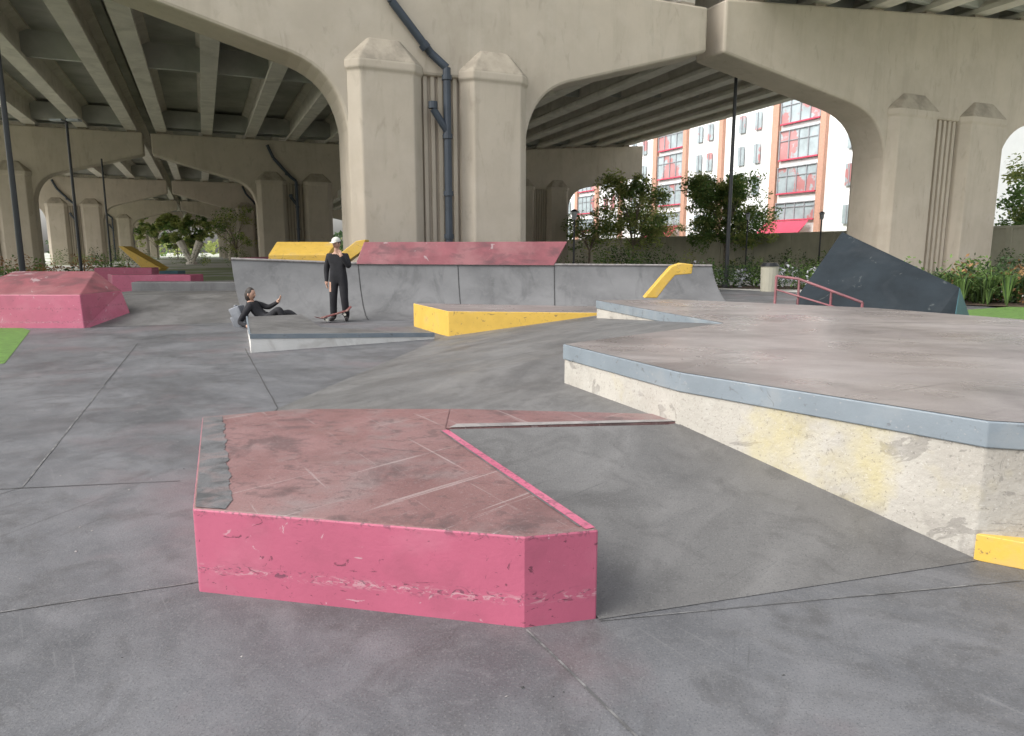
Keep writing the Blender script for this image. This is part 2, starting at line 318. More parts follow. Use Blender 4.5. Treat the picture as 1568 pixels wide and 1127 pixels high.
x0,x1=(-3.75,17.0),(1.05,17.6)
za,zb=HH[1],HH[2]
vs=[(x0[0],x0[1]-.05,za),(x1[0],x1[1]-.05,zb),(x1[0]+.35,x1[1]+.28,1.75),(x0[0]+.15,x0[1]+.28,1.73),(x1[0]+.3,x1[1]+.75,1.75),(x0[0]+.15,x0[1]+.75,1.73),(x1[0],x1[1]+.75,zb),(x0[0],x0[1]+.75,za)]
b.add(vs,[(0,1,2,3),(3,2,4,5),(5,4,6,7),(0,3,5,7),(1,6,4,2)])
b.build('red_extension',[M['redwall']],e,bevel=.02)
b=MB(); b.prism([(-6.6,19.2),(-5.05,19.4),(-5.0,20.3),(-6.65,20.1)],0,[1.42,1.42,1.78,1.78],0); b.build('yellow_bank_block',[M['yellow']],bevel=.02)
def slab_profile(name,pts,depth,mat,parent=None,dirv=(0,1,0)):
    n=len(pts); d=Vector(dirv)*depth; b=MB()
    vs=[Vector(p) for p in pts]+[Vector(p)+d for p in pts]
    b.add(vs,[tuple(range(n)),tuple(reversed(range(n,2*n)))]+[(i,(i+1)%n,(i+1)%n+n,i+n) for i in range(n)])
    return b.build(name,[mat],parent,bevel=.015)
slab_profile('yellow_angled_ledge',[(-5.0,18.9,1.15),(-4.6,18.9,1.1),(-3.9,18.9,1.58),(-3.9,18.9,1.82),(-4.15,18.9,1.78)],.5,M['yellow'])
slab_profile('yellow_arch_ledge',[(2.75,14.6,.55),(3.02,14.6,.55),(3.22,14.6,.83),(3.38,14.6,1.02),(3.72,14.6,1.05),(3.74,14.6,1.24),(3.5,14.6,1.27),(3.3,14.6,1.2),(3.08,14.6,.95)],.45,M['yellow'],dirv=(.1,1,0))
slab_profile('yellow_angled_ledge',[(-17.6,33,.3),(-17.0,33,.3),(-16.4,33,.75),(-18.1,33,1.75),(-18.3,33,1.75),(-17.3,33,.75)],.8,M['yellow'])
# ------------------------------------------------------------ left pink bank, ledges
b=MB()
vs=[(-11.5,13.85,0),(-8.5,13.85,0),(-8.25,15.2,0),(-8.4,15.6,0),(-11.5,15.6,0),
    (-10.45,13.9,.66),(-8.55,13.9,.66),(-8.5,15.3,.66),(-9.15,15.5,1.08),(-10.9,15.5,1.08),(-11.5,14.6,.66)]
b.add(vs,[(0,1,6,5),(1,2,7,6),(0,5,10),(2,3,8,7)],0); b.add(vs,[(5,6,8,9),(6,7,8),(5,9,10)],1); b.add(vs,[(3,4,9,8),(4,0,10,9)],0)
b.build('pink_bank_box',[M['pink'],M['redwall']],recalc=True,bevel=.015)
b=MB()
vs=[(-8.5,14.0,.002),(-5.7,15.0,.002),(-6.3,17,.46),(-10.2,17,.46),(-10.4,15.4,.3),(-10.2,19,.46),(-6.6,19,.46)]
b.add(vs,[(0,1,2),(0,2,3),(3,2,6,5)]); b.build('skate_bank',[M['bank']])
b=MB(); b.prism([(-10.6,19.6),(-6.8,19.6),(-6.8,20.3),(-10.8,20.3)],0,.66,0); b.build('concrete_ledge',[M['qp']],bevel=.02)
b=MB(); b.prism([(-12.9,22.5),(-12.2,21.5),(-9.8,21.5),(-9.8,22.4)],0,.8,0); b.prism([(-14.5,24.5),(-12.5,24.5),(-12.6,25.2),(-14.6,25.2)],0,.95,0); b.build('pink_low_ledge',[M['pink']],bevel=.02)
b=MB(); b.prism([(-13.0,26),(-12.3,26),(-12.3,26.6),(-13,26.6)],0,.8,0); b.build('teal_block_seat',[M['teal']],bevel=.02)
b=MB(); b.prism([(-9.2,23.5),(-8.7,23.5),(-8.6,27),(-9.3,27)],0,1.3,0); b.build('pink_low_ledge',[M['pink']],bevel=.02)
# ------------------------------------------------------------ dark slab right, handrail
b=MB()
vs=[(6.95,15.0,1.92),(7.96,12.5,.88),(7.72,12.2,.25),(7.2,12.15,.0),(5.5,13.7,.0),(5.65,13.95,.62),(9.2,15.2,0),(8.6,12.9,0),(6.2,15.6,0)]
b.add(vs,[(0,5,4,3,2,1)],0); b.add(vs,[(1,2,3,7),(0,1,7,6)],1); b.add(vs,[(0,6,8),(0,8,4,5)],0)
b.build('dark_sloped_skate_slab',[M['navy'],M['teal']],bevel=.02)
b=MB()
p=[Vector((4.95,13.2,.5)),Vector((4.95,13.2,1.05)),Vector((5.3,13.0,1.0)),Vector((6.15,12.3,.62)),Vector((6.15,12.3,.3))]
for i in range(4): b.tube(p[i],p[i+1],.024,n=10)
b.tube((5.3,13.0,0),(5.3,13.0,1.0),.022); b.tube((5.75,12.65,0),(5.75,12.65,.8),.022); b.tube((4.95,13.2,0),(4.95,13.2,.6),.024)
b.tube((4.95,13.2,.8),(6.15,12.3,.4),.016)
b.build('red_handrail',[M['redwall']],smooth=False)
# ------------------------------------------------------------ overpasses
def bent(parent,name,cs,l0,W,zt,slope,dz=0.0,pipe=False,kx=1.0,sh=0.0):
    def Z(o): return zt+slope*o
    b=MB()
    def bez(sg):
        P0,P1,P2,P3=(2.8,4.2+dz),(2.82,5.9+dz),(3.3,6.75+dz),(4.7,7.05+dz); out=[]
        for i in range(13):
            t=i/12; x=(1-t)**3*P0[0]+3*(1-t)**2*t*P1[0]+3*(1-t)*t*t*P2[0]+t**3*P3[0]; z=(1-t)**3*P0[1]+3*(1-t)**2*t*P1[1]+3*(1-t)*t*t*P2[1]+t**3*P3[1]
            out.append((sg*x*kx+sh,z))
        return out
    i_=1.9*kx
    prof=[(-W,Z(-W)),(-W,8.5+dz*.2)]+list(reversed(bez(-1)))+[(-i_+sh,4.2+dz),(-i_+sh,6.75+dz),(i_+sh,6.75+dz),(i_+sh,4.2+dz)]+bez(1)+[(W,8.5+dz*.2),(W,Z(W))]
    n=len(prof)
    f=[HP(cs+o,l0+.25,z) for o,z in prof]; k=[HP(cs+o,l0+1.85,z) for o,z in prof]
    b.add(f+k,[tuple(range(n)),tuple(reversed(range(n,2*n)))]+[(i,(i+1)%n,(i+1)%n+n,i+n) for i in range(n)])
    b.build(name+'_cap',[M['col']],parent,bevel=.09,recalc=True)
    b=MB()
    def octo(c,hw,hd,ch,z,lc): 
        hw*=kx; 
        return [HP(c+x,lc+y,z) for x,y in [(-hw,-hd+ch),(-hw+ch,-hd),(hw-ch,-hd),(hw,-hd+ch),(hw,hd-ch),(hw-ch,hd),(-hw+ch,hd),(-hw,hd-ch)]]
    lc=l0+1.05
    for c in(cs+sh-1.74*kx,cs+sh+1.74*kx):
        rings=[octo(c,1.12,1.12,.33,-.1,lc),octo(c,1.12,1.12,.33,6.65+dz,lc),octo(c,1.17,1.17,.34,6.72+dz,lc),octo(c,1.17,1.17,.34,6.95+dz,lc),octo(c,.62,.85,.2,7.62+dz,lc)]
        for q,(r0,r1) in enumerate(zip(rings,rings[1:])):
            b.add(r0+r1,[(i,(i+1)%8,(i+1)%8+8,i+8) for i in range(8)],1 if q==3 else 0)
        b.add(rings[-1],[tuple(range(8))],1)
    b.build(name+'_columns',[M['col'],M['stain']],parent,bevel=.04,recalc=True)
    b=MB()
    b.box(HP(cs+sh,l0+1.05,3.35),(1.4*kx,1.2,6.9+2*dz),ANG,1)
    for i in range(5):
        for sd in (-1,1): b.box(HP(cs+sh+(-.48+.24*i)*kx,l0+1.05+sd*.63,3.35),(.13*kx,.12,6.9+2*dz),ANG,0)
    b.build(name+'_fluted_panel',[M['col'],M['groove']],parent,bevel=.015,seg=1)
    if pipe:
        b=MB(); pts=[(-1.9,.12,9.6),(-1.5,.12,8.65),(-.35,.12,7.35),(.1,.0,6.95),(.1,.0,0)]
        for (a,c) in zip(pts,pts[1:]):
            b.tube(HP(cs+a[0],l0+a[1],a[2]),HP(cs+c[0],l0+c[1],c[2]),.12,n=14)
        for z in(1.9,3.2,4.9,6.6): b.tube(HP(cs+.1,l0,z),HP(cs+.1,l0,z+.14),.155,n=14)
        b.tube(HP(cs+.1,l0,5.1),HP(cs-.35,l0,5.75),.11,n=12); b.tube(HP(cs-.35,l0,5.75),HP(cs-.35,l0,5.95),.14,n=12)
        b.tube(HP(cs-.5,l0+.05,7.45),HP(cs-.62,l0+.05,7.58),.155,n=14)
        b.build(name+'_drain_pipe',[M['pipe']],parent,smooth=False)
def overpass(cs,W,zt0,slope,rows,lstart,lend,dz=0,pipe=True,grade=0.0,kx=1,sh=0):
    e=empty('highway_overpass')
    for r in rows: bent(e,'bent_%d'%r,cs,37.5*r,W,zt0+grade*37.5*r,slope,dz,pipe,kx if r==0 else 1,sh if r==0 else 0)
    b=MB()
    n=7
    for i in range(n):
        o=-9.2+18.4*i/(n-1); z=zt0+slope*o+.14
        pr=[(-.38,0),(.38,0),(.38,.2),(.12,.42),(.12,1.35),(.5,1.55),(.5,1.7),(-.5,1.7),(-.5,1.55),(-.12,1.35),(-.12,.42),(-.38,.2)]
        f=[HP(cs+o+x,lstart,z+y+grade*lstart) for x,y in pr]; k=[HP(cs+o+x,lend,z+y+grade*lend) for x,y in pr]; m=len(pr)
        b.add(f+k,[tuple(range(m)),tuple(range(m,2*m))]+[(j,(j+1)%m,(j+1)%m+m,j+m) for j in range(m)])
    b.build('girders',[M['girder']],e)
    b=MB()
    for r in rows:
        for i in range(n):
            o=-9.2+18.4*i/(n-1); z=zt0+slope*o+grade*37.5*r
            b.box(HP(cs+o,37.5*r+.7,z+.06),(.55,.4,.16),ANG); b.box(HP(cs+o,37.5*r+1.4,z+.06),(.55,.4,.16),ANG)
        for i in range(n-1):
            o=-9.2+18.4*(i+.5)/(n-1); z=zt0+slope*o+grade*37.5*r
            for l in (37.5*r+.4,37.5*r+1.7,37.5*r+19.5): b.box(HP(cs+o,l,z+1.05),(2.84,.22,1.2),ANG,1)
    b.build('bearings_and_diaphragms',[M['groove'],M['soffit']],e)
    b=MB(); We=W+.3
    pts=[(-We,1.84),(We,1.84),(We,2.1),(We,3.0),(We-.3,3.0),(We-.3,2.1),(-We+.3,2.1),(-We+.3,3.0),(-We,3.0)]
    f=[HP(cs+x,lstart,zt0+slope*x+y+grade*lstart) for x,y in pts]; k=[HP(cs+x,lend,zt0+slope*x+y+grade*lend) for x,y in pts]; m=len(pts)
    b.add(f+k,[tuple(range(m)),tuple(range(m,2*m))]+[(j,(j+1)%m,(j+1)%m+m,j+m) for j in range(m)])
    b.build('deck_slab',[M['soffit']],e)
overpass(1.74,9.9,10.0,0,range(0,6),.6,200)
overpass(23.3,10.9,11.25,.08,range(0,4),-7,130,.35,False,-.016,1.28,1.35)
overpass(-18.6,9.9,10.0,0,range(0,6),.6,200)
# ------------------------------------------------------------ poles and small furniture
def pole(x,y,h,r=.085,heads=True,name='light_pole'):
    e=empty(name); b=MB()
    b.tube((x,y,0),(x,y,h),r,r*.75,12); b.tube((x,y,0),(x,y,.18),r*2,r*2,12); b.build('shaft',[M['black']],e)
    if heads:
        b=MB()
        for d in(-1,1):
            b.box((x+d*.35,y-.05,h-.1),(.5,.28,.09)); b.tube((x,y,h-.12),(x+d*.2,y,h-.12),.03)
        b.build('lamp_heads',[M['steel']],e,bevel=.02)
pole(-14.0,20.2,7.9,.085,False); pole(-18.6,30.5,7.0,.07); pole(-25.5,45,7.2,.07,False); pole(9.05,29.8,9.0,.085,False)
def lantern(x,y,h):
    e=empty('street_lamp'); b=MB(); b.tube((x,y,0),(x,y,h-.5),.055,.045,12); b.tube((x,y,0),(x,y,.4),.1,.07,12)
    b.tube((x,y,h-.5),(x,y,h-.12),.10,.16,8,1); b.tube((x,y,h-.12),(x,y,h),.22,.04,8); b.build('post_and_lantern',[M['black'],M['steel']],e)
lantern(3.05,35,3.55); lantern(16.5,50,4.2); lantern(19.5,45,4.0)
b=MB(); b.tube((9.85,27,0),(9.85,27,.95),.30,.33,16); b.tube((9.85,27,.95),(9.85,27,1.08),.36,.25,16,1); b.build('litter_bin',[M['wall'],M['black']])
# ------------------------------------------------------------ retaining wall, building
b=MB()
for l in range(-20,90,4):
    b.box(HP(36,l+2,1.4),(.35,3.96,2.8),ANG); 
    b.box(HP(36,l,1.45),(.5,.3,2.9),ANG)
b.box(HP(36,35,2.86),(.55,112,.14),ANG)
b.build('retaining_wall',[M['wall']])
e=empty('apartment_building')
S0=52.4
b=MB()
def fbox(l0,l1,z0,z1,out,mi,th=.3):
    b.box(HP(S0-out+th/2,(l0+l1)/2,(z0+z1)/2),(th,l1-l0,z1-z0),ANG,mi)
b.box(HP(S0+8,62,9.5),(15.6,78,19),ANG,0)
seq=[('brick',.7),('big',5.7),('brick',.9),('white',8.0),('brick',.7),('nar',6.2)]
l=33.4-.7-8.9+.0
fbox(l+1,l+8.2,0,.1,.05,0,.1)
l=32.7
while l<96:
    for kind,w in seq:
        if kind=='brick': fbox(l,l+w,0,17.5,.25,1,.5)
        elif kind=='big':
            for z0,z1 in((14.9,17.6),(11.2,14.1),(7.7,10.3),(4.9,6.6)):
                fbox(l+.2,l+w-.2,z0,z1,.05,2,.1)
                for k in range(5): 
                    ll=l+.2+(w-.4)*k/4; fbox(ll-.06,ll+.06,z0,z1,.14,3,.15)
                fbox(l+.2,l+w-.2,z0-.14,z0,.2,4,.25); fbox(l+.2,l+w-.2,z1,z1+.1,.2,3,.25); fbox(l+.2,l+w-.2,(z0+z1)/2+.4,(z0+z1)/2+.48,.14,3,.15)
        else:
            for z0,z1 in((14.9,16.8),(11.3,13.4),(7.8,9.9),(4.2,6.0)):
                for fr in(.3,.62):
                    c=l+w*fr; fbox(c-.5,c+.5,z0,z1,.05,2,.1); fbox(c-.04,c+.04,z0,z1,.12,3,.12)
        l+=w
for z0,z1 in((14.9,16.8),(11.3,13.4),(7.8,9.9),(4.2,6.0)):
    for c in(26.5,29.6): fbox(c-.5,c+.5,z0,z1,.05,2,.1); fbox(c-.04,c+.04,z0,z1,.12,3,.12)
b.box(HP(S0+3,62,19.2),(6.5,78,.4),ANG,0)
b.build('facade',[M['bwhite'],M['brick'],M['glass'],M['frame'],M['redfab']],e)
b=MB()
for la in(34,56):
    p=[HP(S0-.3,la,4.7),HP(S0-.3,la+6,4.7),HP(S0-2.0,la+6,3.2),HP(S0-2.0,la,3.2),HP(S0-2.0,la+6,2.95),HP(S0-2.0,la,2.95)]
    b.add(p,[(0,1,2,3),(3,2,4,5),(0,3,5)])
b.build('awning',[M['redfab']],e)
e=empty('distant_building'); b=MB(); b.box((40,190,5),(60,14,10),.2,0)
for k in range(14):
    for z in(3,7): b.box((14+4*k+.7,182.2+(14+4*k-40)*.203,z),(2,.3,2),.2,1)
b.build('body',[M['bwhite'],M['glass']],e)
# ------------------------------------------------------------ vegetation
def leaves(mb,c,rad,n,size,mi_choices):
    for _ in range(n):
        while True:
            p=Vector((random.uniform(-1,1),random.uniform(-1,1),random.uniform(-1,1)))
            if p.length<1: break
        p=Vector(c)+Vector((p.x*rad[0],p.y*rad[1],p.z*rad[2]))
        u=Vector((random.gauss(0,1),random.gauss(0,1),random.gauss(0,.7))).normalized(); w=u.orthogonal().normalized()
        w=(Matrix.Rotation(random.uniform(0,6.28),3,u)@w); s=size*random.uniform(.6,1.4)
        mb.add([p-u*s,p+w*s*.45,p+u*s,p-w*s*.45],[(0,1,2,3)],random.choice(mi_choices))
def tree(x,y,h,cr,nclump,nleaf,mats,lean=0,name='street_tree',ls=.12):
    e=empty(name); b=MB(); th=h*.26
    b.tube((x,y,0),(x+lean*.5,y,th),.13,.09,10)
    tips=[]
    for i in range(11):
        a=i*2.4+random.random(); rr=cr*random.uniform(.3,.85); t=(x+lean*.5+math.cos(a)*rr,y+math.sin(a)*rr,th+(h-th)*random.uniform(.08,.85))
        mid=(x+lean*.5+math.cos(a)*rr*.4,y+math.sin(a)*rr*.4,th+(t[2]-th)*.5)
        b.tube((x+lean*.5,y,th*.9),mid,.05,.035,7); b.tube(mid,t,.035,.012,6); tips.append(t)
        for j in range(3):
            t2=(t[0]+random.uniform(-.8,.8),t[1]+random.uniform(-.8,.8),t[2]+random.uniform(-.5,.8)); b.tube(mid,t2,.02,.008,5); tips.append(t2)
    b.build('trunk_and_limbs',[M['bark']],e)
    b=MB()
    for i in range(nclump):
        t=random.choice(tips); c=(t[0]+random.gauss(0,.5),t[1]+random.gauss(0,.5),t[2]+random.gauss(0,.45)); r=random.uniform(.4,1.0)
        leaves(b,c,(r,r,r*.75),nleaf,ls,[random.choice([0,0,1])])
    b.build('crown',mats,e,recalc=False)
tree(10.6,62,8.3,3.0,190,50,[M['leaf2'],M['leaf1']])
tree(17.4,58,7.8,3.3,300,75,[M['leaf1'],M['leaf2']])
tree(7.2,66,6.5,2.4,110,45,[M['leaf2'],M['leaf1']])
tree(13.8,72,6.0,2.6,120,60,[M['leaf2'],M['leaf1']])
tree(31.5,42,9.0,2.8,130,70,[M['leaf1'],M['leaf2']])
tree(-35,90,7.5,3,80,50,[M['leaf2'],M['leaf1']])
for x,y,h in((-66,140,9),(-60,134,7.5),(-73,146,9.5)): tree(x,y,h,4,70,40,[M['leaf2'],M['leaf1']],ls=.3)
def shrub_bed(name,pts,n,h,mats,spiky=False,w=.9):
    b=MB()
    for _ in range(n):
        k=random.random()*(len(pts)-1); i=int(k); t=k-i
        x=pts[i][0]*(1-t)+pts[i+1][0]*t+random.uniform(-w,w); y=pts[i][1]*(1-t)+pts[i+1][1]*t+random.uniform(-w,w)
        hh=h*random.uniform(.55,1.15)
        if spiky:
            for _ in range(26):
                a=random.uniform(0,6.28); r=random.uniform(.15,.5)*hh; wd=.018
                d=Vector((math.cos(a),math.sin(a),0)); s=Vector((-d.y,d.x,0))*wd
                p0=Vector((x,y,0)); p1=p0+d*r*.5+Vector((0,0,hh*.75)); p2=p0+d*r*1.5+Vector((0,0,hh*random.uniform(.6,1)))
                b.add([p0-s,p0+s,p1+s,p1-s,p2],[(0,1,2,3),(3,2,4)],random.choice([0,0,1]))
        else: leaves(b,(x,y,hh*.5),(.45,.45,hh*.5),90,.07,[random.choice([0,0,0,1,1,1,2])])
    return b.build(name,mats,None,recalc=False)
shrub_bed('shrub_bed',[(3.5,36),(8,35.5)],34,1.7,[M['leaf1'],M['leaf3'],M['leaf2']])
shrub_bed('flowering_shrub_bed',[(7.5,31),(10.5,29.5),(13.5,29)],48,1.2,[M['leaf1'],M['leaf3'],M['flower']])
shrub_bed('shrub_bed',[(12.8,21.5),(14.5,20.5),(19,20.5)],80,1.3,[M['leaf1'],M['leaf3'],M['leaf4']])
shrub_bed('spiky_plants',[(12.4,20.6),(14.2,19.8),(18,19.5)],40,1.0,[M['leaf1'],M['leaf3']],True,.7)
shrub_bed('shrub_bed',[(15,48),(26,37)],50,1.6,[M['leaf1'],M['leaf3'],M['leaf2']],w=1.5)
shrub_bed('orange_shrub_bed',[(-20,28),(-15,28)],36,.9,[M['leaf4'],M['leaf1'],M['leaf3']])
shrub_bed('shrub_bed',[(-30,33),(-19,34)],50,1.3,[M['leaf1'],M['leaf4'],M['leaf3']])
shrub_bed('shrub_bed',[(-45,70),(-20,80),(0,84)],120,2.0,[M['leaf1'],M['leaf3'],M['leaf2']],w=2)
b=MB(); b.add([(11.6,20.5,.03),(14,18.8,.03),(20,18.4,.03),(20,23,.03),(12,23,.03)],[(0,1,2,3,4)]); b.add([(6.6,31,.01),(10.3,28.5,.01),(14.5,27.8,.01),(14.5,30.5,.01),(7,32.5,.01)],[(0,1,2,3,4)]); b.build('planting_bed_soil',[M['mulch']])
b=MB()
for k in range(150):
    a=random.uniform(R(20),R(150)); d=random.uniform(230,300); x,y=math.cos(a)*d,math.sin(a)*d; r=random.uniform(3,5)
    leaves(b,(x,y,r*.8),(r*1.3,r,r),60,1.1,[random.choice([0,1,2])])
b.build('distant_treeline',[M['leaf1'],M['leaf3'],M['leaf2']],recalc=False)
b=MB()
for d in(-1,1):
    b.tube((-38.5,85,.2),(-38.5+d*1.2,85,2.7),.32,.5,8)
b.tube((-38.5,85,0),(-38.5,85,.3),.7,.6,8)
b.build('v_shaped_concrete_sculpture',[M['girder']])
# ------------------------------------------------------------ people
def human(name,J,E,labels,mats):
    me=bpy.data.meshes.new(name+'_sk'); ks=list(J); me.from_pydata([J[k][0] for k in ks],[(ks.index(a),ks.index(c)) for a,c in E],[])
    ob=bpy.data.objects.new(name+'_sk',me); scene.collection.objects.link(ob)
    sk=ob.modifiers.new('skin','SKIN'); 
    for i,k in enumerate(ks):
        r=J[k][1]; r=(r,r) if not isinstance(r,tuple) else r
        d=me.skin_vertices[0].data[i]; d.radius=r; d.use_root=(k=='pelvis')
    ss=ob.modifiers.new('ss','SUBSURF'); ss.levels=2; ss.render_levels=2
    dg=bpy.context.evaluated_depsgraph_get(); dg.update()
    m2=bpy.data.meshes.new_from_object(ob.evaluated_get(dg)); m2.name=name+'_body'
    bpy.data.objects.remove(ob)
    for m in mats: m2.materials.append(m)
    segs=[(Vector(J[a][0]),Vector(J[c][0]),labels(a,c)) for a,c in E]
    for p in m2.polygons:
        c=p.center; best=1e9;bi=0
        for a,d,lb in segs:
            ab=d-a; t=max(0,min(1,(c-a).dot(ab)/max(ab.length_squared,1e-9))); q=(c-(a+ab*t)).length
            if q<best: best=q;bi=lb
        p.material_index=bi; p.use_smooth=True
    e=empty(name); o=bpy.data.objects.new('body',m2); scene.collection.objects.link(o); o.parent=e
    return e
def add_hand(J,E,wr,w,pdir,side,k='L'):
    w=Vector(w);d=Vector(pdir).normalized();s=Vector(side).normalized();n=d.cross(s)
    J['palm'+k]=(tuple(w+d*.06),(.034,.022)); E.append((wr,'palm'+k))
    for i,(off,ln) in enumerate([(-.028,.055),(-.009,.068),(.010,.062),(.028,.048)]):
        a=w+d*.085+s*off; c=a+d*ln*.6+n*.006; f=c+d*ln*.45+n*.02
        J['f%d%sa'%(i,k)]=(tuple(a),.010);J['f%d%sb'%(i,k)]=(tuple(c),.009);J['f%d%sc'%(i,k)]=(tuple(f),.007)
        E+= [('palm'+k,'f%d%sa'%(i,k)),('f%d%sa'%(i,k),'f%d%sb'%(i,k)),('f%d%sb'%(i,k),'f%d%sc'%(i,k))]
    a=w+d*.035-s*.045;c=a+d*.035-s*.015
    J['t%sa'%k]=(tuple(a),.012);J['t%sb'%k]=(tuple(c),.009); E+=[('palm'+k,'t%sa'%k),('t%sa'%k,'t%sb'%k)]
def uv(mb,c,r,mi,n=12,zmin=-1.0,rot=None):
    vs=[]
    for i in range(n//2+1):
        ph=math.pi*i/(n//2); z=math.cos(ph)
        z=max(z,zmin)
        rr=math.sin(ph) if z>zmin else math.sqrt(max(0,1-zmin*zmin))
        for j in range(n):
            a=2*math.pi*j/n; p=Vector((r[0]*rr*math.cos(a),r[1]*rr*math.sin(a),r[2]*z))
            if rot: p=rot@p
            vs.append(Vector(c)+p)
    mb.add(vs,[(i*n+j,i*n+(j+1)%n,(i+1)*n+(j+1)%n,(i+1)*n+j) for i in range(n//2) for j in range(n)],mi)
def head_parts(e,hc,fd,cap=False,longhair=False):
    f=Vector(fd).normalized(); up=Vector((0,0,1)); s=f.cross(up).normalized(); up=s.cross(f); Rm=Matrix((s,f,up)).transposed(); hc=Vector(hc)
    b=MB(); T=lambda x,y,z: hc+Rm@Vector((x,y,z))
    uv(b,T(0,0,0),(.078,.096,.118),0,16,rot=Rm); uv(b,T(0,.10,-.012),(.014,.022,.022),0,8,rot=Rm)
    for d in(-1,1):
        uv(b,T(d*.08,0,-.01),(.012,.022,.032),0,8,rot=Rm); uv(b,T(d*.03,.083,.012),(.012,.010,.008),1,8,rot=Rm)
    uv(b,T(0,.088,-.052),(.024,.008,.006),2,8,rot=Rm)
    uv(b,T(0,-.018,.02),(.088,.098,.115),1,14,zmin=-.35,rot=Rm)
    if longhair: uv(b,T(0,-.045,-.03),(.092,.085,.14),1,14,rot=Rm)
    if cap:
        uv(b,T(0,0,.045),(.094,.108,.095),3,16,zmin=-.05,rot=Rm)
        b.add([T(-.07,.08,.045),T(.07,.08,.045),T(.055,.175,.03),T(0,.19,.03),T(-.055,.175,.03)],[(0,1,2,3,4)],3)
    b.build('head',[M['skin'],M['hair'],M['wood'],M['capw']],e,smooth=True,recalc=True)
Y=15.35; X=-3.78
def S(x,y,z): return (X+x,Y+y,z)
J={'pelvis':(S(0,0,.96),(.165,.125)),'spine':(S(0,.0,1.14),(.165,.13)),'chest':(S(0,0,1.32),(.19,.13)),'neck0':(S(0,-.01,1.46),(.085,.08)),'neck1':(S(0,-.03,1.54),(.058,.058)),'head':(S(0,-.045,1.60),(.06,.07))}
E=[('pelvis','spine'),('spine','chest'),('chest','neck0'),('neck0','neck1'),('neck1','head')]
for k,d in(('L',-1),('R',1)):
    J['hip'+k]=(S(d*.10,0,.88),(.115,.12)); J['kn'+k]=(S(d*.12,-.03,.50),(.088,.088)); J['an'+k]=(S(d*.14,.02,.12),(.075,.08)); J['heel'+k]=(S(d*.145,.02,.055),(.05,.05)); J['toe'+k]=(S(d*.18,-.17,.04),(.045,.035))
    E+=[('pelvis','hip'+k),('hip'+k,'kn'+k),('kn'+k,'an'+k),('an'+k,'heel'+k),('heel'+k,'toe'+k)]
J['shL']=(S(-.19,0,1.40),(.085,.085));J['elL']=(S(-.26,.03,1.12),(.065,.065));J['wrL']=(S(-.25,-.04,.86),(.042,.042))
J['shR']=(S(.19,0,1.40),(.085,.085));J['elR']=(S(.27,-.10,1.16),(.065,.065));J['wrR']=(S(.13,-.20,1.40),(.042,.042))
E+=[('chest','shL'),('shL','elL'),('elL','wrL'),('chest','shR'),('shR','elR'),('elR','wrR')]
add_hand(J,E,'wrL',J['wrL'][0],(0.02,-.1,-1),(0,1,0),k='L'); add_hand(J,E,'wrR',J['wrR'][0],(-.35,.1,1),(1,.2,.2),k='R')
def lab(a,c):
    if 'palm' in c or c[0]=='f' and c[1].isdigit() or c in('tLa','tLb','tRa','tRb'): return 1
    if c in('neck1','head'): return 1
    if c.startswith('toe') or c.startswith('heel'): return 2
    return 0
e=human('skateboarder_standing',J,E,lab,[M['cloth_b'],M['skin'],M['shoe']])
head_parts(e,S(0,-.055,1.675),(-.45,-1,-.15),cap=True)
e2=empty('skateboard'); b=MB()
c=Vector(S(-.04,-.34,.165)); Rm=Matrix.Rotation(R(-62),3,'Z')@Matrix.Rotation(R(14),3,'X')
prof=[(-.40,.06),(-.29,0),(.29,0),(.40,.06)]
for i in range(3):
    (y0,z0),(y1,z1)=prof[i],prof[i+1]; w0=.07 if i==0 else .10; w1=.07 if i==2 else .10
    vs=[(-w0,y0,z0),(w0,y0,z0),(w1,y1,z1),(-w1,y1,z1),(-w0,y0,z0+.014),(w0,y0,z0+.014),(w1,y1,z1+.014),(-w1,y1,z1+.014)]
    b.add([c+Rm@Vector(v) for v in vs],[(0,1,2,3),(7,6,5,4),(0,4,5,1),(2,6,7,3),(0,3,7,4),(1,5,6,2)],0)
for y in(-.2,.2):
    b.tube(c+Rm@Vector((-.09,y,-.05)),c+Rm@Vector((.09,y,-.05)),.012,mi=1); b.box(c+Rm@Vector((0,y,-.025)),(.05,.06,.05),rot=Rm,mi=1)
    for x in(-.09,.09): b.tube(c+Rm@Vector((x-.016,y,-.05)),c+Rm@Vector((x+.016,y,-.05)),.027,mi=2,n=12)
b.build('deck_trucks_wheels',[M['wood'],M['steel'],M['wheel']],e2)
# reclining person
X,Y=-4.98,14.15
J={'pelvis':(S(0,0,.14),(.16,.13)),'spine':(S(-.13,0,.25),(.155,.125)),'chest':(S(-.24,0,.39),(.175,.13)),'neck0':(S(-.30,0,.50),(.08,.075)),'neck1':(S(-.29,-.01,.56),(.055,.055)),'head':(S(-.28,-.02,.61),(.055,.06)),
'hipL':(S(.06,-.10,.14),(.105,.10)),'knL':(S(.34,-.20,.38),(.085,.085)),'anL':(S(.46,-.20,.09),(.06,.06)),'heelL':(S(.45,-.20,.05),(.045,.045)),'toeL':(S(.64,-.22,.045),(.04,.035)),
'hipR':(S(.06,.10,.14),(.10,.10)),'knR':(S(.42,.16,.28),(.08,.08)),'anR':(S(.66,.16,.08),(.06,.06)),'heelR':(S(.66,.16,.05),(.045,.045)),'toeR':(S(.76,.16,.14),(.04,.035)),
'shL':(S(-.25,-.17,.44),(.08,.08)),'elL':(S(-.46,-.24,.10),(.06,.06)),'wrL':(S(-.26,-.36,.045),(.038,.038)),
'shR':(S(-.23,.17,.45),(.075,.075)),'elR':(S(.03,.10,.38),(.058,.058)),'wrR':(S(.26,-.02,.50),(.038,.038))}
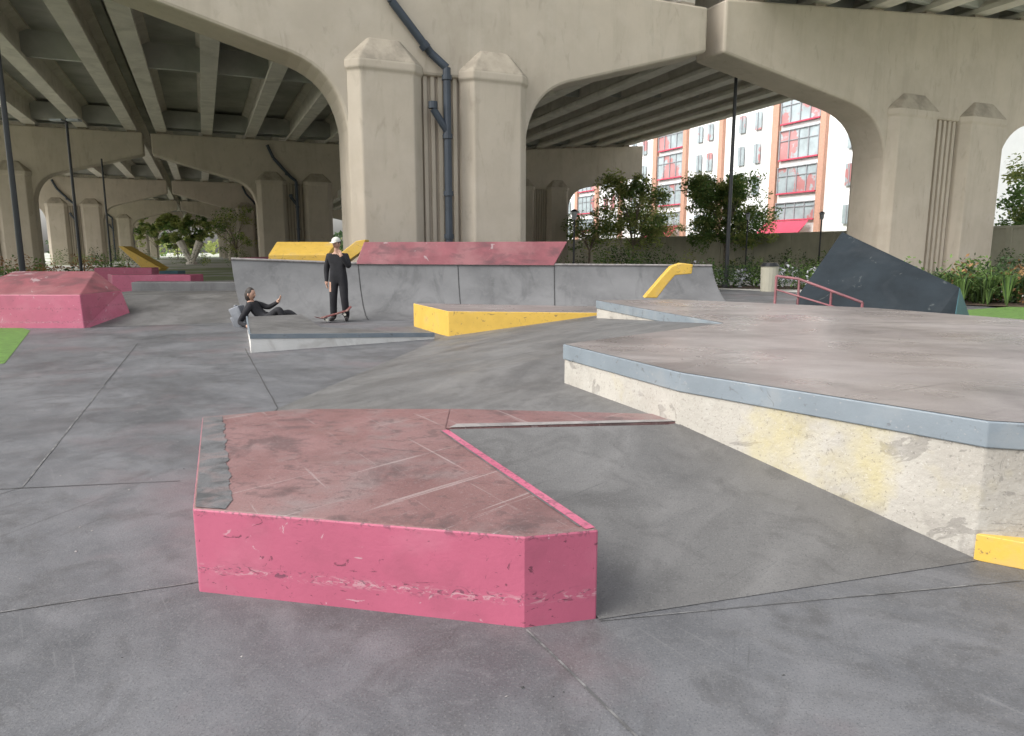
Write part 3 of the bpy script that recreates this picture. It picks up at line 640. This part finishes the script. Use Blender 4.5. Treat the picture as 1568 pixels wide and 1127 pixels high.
E=[('pelvis','spine'),('spine','chest'),('chest','neck0'),('neck0','neck1'),('neck1','head'),('chest','shL'),('shL','elL'),('elL','wrL'),('chest','shR'),('shR','elR'),('elR','wrR')]
for k in'LR': E+=[('pelvis','hip'+k),('hip'+k,'kn'+k),('kn'+k,'an'+k),('an'+k,'heel'+k),('heel'+k,'toe'+k)]
add_hand(J,E,'wrL',J['wrL'][0],(1,-.4,-.1),(0,1,0),k='L'); add_hand(J,E,'wrR',J['wrR'][0],(.6,-.1,.8),(0,1,0),k='R')
e=human('person_reclining',J,E,lab,[M['cloth_b'],M['skin'],M['shoe']])
head_parts(e,S(-.27,-.03,.66),(.9,-.35,-.1),longhair=True)
b=MB(); c=Vector((-5.52,14.2,.2)); rot=Matrix.Rotation(R(-22),3,'Y')
b.box(c,(.22,.32,.42),rot=rot); b.box(c+rot@Vector((-.13,0,-.06)),(.08,.24,.22),rot=rot); b.box(c+rot@Vector((0,0,.23)),(.06,.1,.04),rot=rot)
b.build('grey_backpack',[M['cloth_g']],bevel=.04,smooth=True,seg=3)
# ------------------------------------------------------------ camera, light
cam=bpy.data.cameras.new('camera'); co=bpy.data.objects.new('camera',cam); scene.collection.objects.link(co); scene.camera=co
co.location=(0,0,1.5); co.rotation_euler=(R(90-9.44),0,0); cam.sensor_width=36; cam.lens=24.6; cam.clip_end=3000
SUN_AZ=246; SUN_EL=44
w=bpy.data.worlds.new('World'); scene.world=w; w.use_nodes=True; nt=w.node_tree
bg=nt.nodes['Background']; sky=nt.nodes.new('ShaderNodeTexSky'); sky.sky_type='NISHITA'; sky.sun_disc=False
sky.sun_elevation=R(SUN_EL); sky.sun_rotation=R(SUN_AZ); sky.dust_density=4; sky.air_density=1.2; sky.ozone_density=1
hs=nt.nodes.new('ShaderNodeHueSaturation'); hs.inputs['Saturation'].default_value=.25
nt.links.new(sky.outputs[0],hs.inputs['Color']); nt.links.new(hs.outputs[0],bg.inputs['Color']); bg.inputs['Strength'].default_value=.30
sun=bpy.data.lights.new('sun','SUN'); so=bpy.data.objects.new('sun',sun); scene.collection.objects.link(so)
sun.energy=1.8; sun.angle=R(34); sun.color=(1,.965,.91)
az=R(SUN_AZ); el=R(SUN_EL); d=Vector((math.sin(az)*math.cos(el),math.cos(az)*math.cos(el),math.sin(el)))
so.rotation_euler=d.to_track_quat('Z','Y').to_euler()
scene.view_settings.view_transform='Standard'; scene.view_settings.look='None'; scene.view_settings.exposure=0
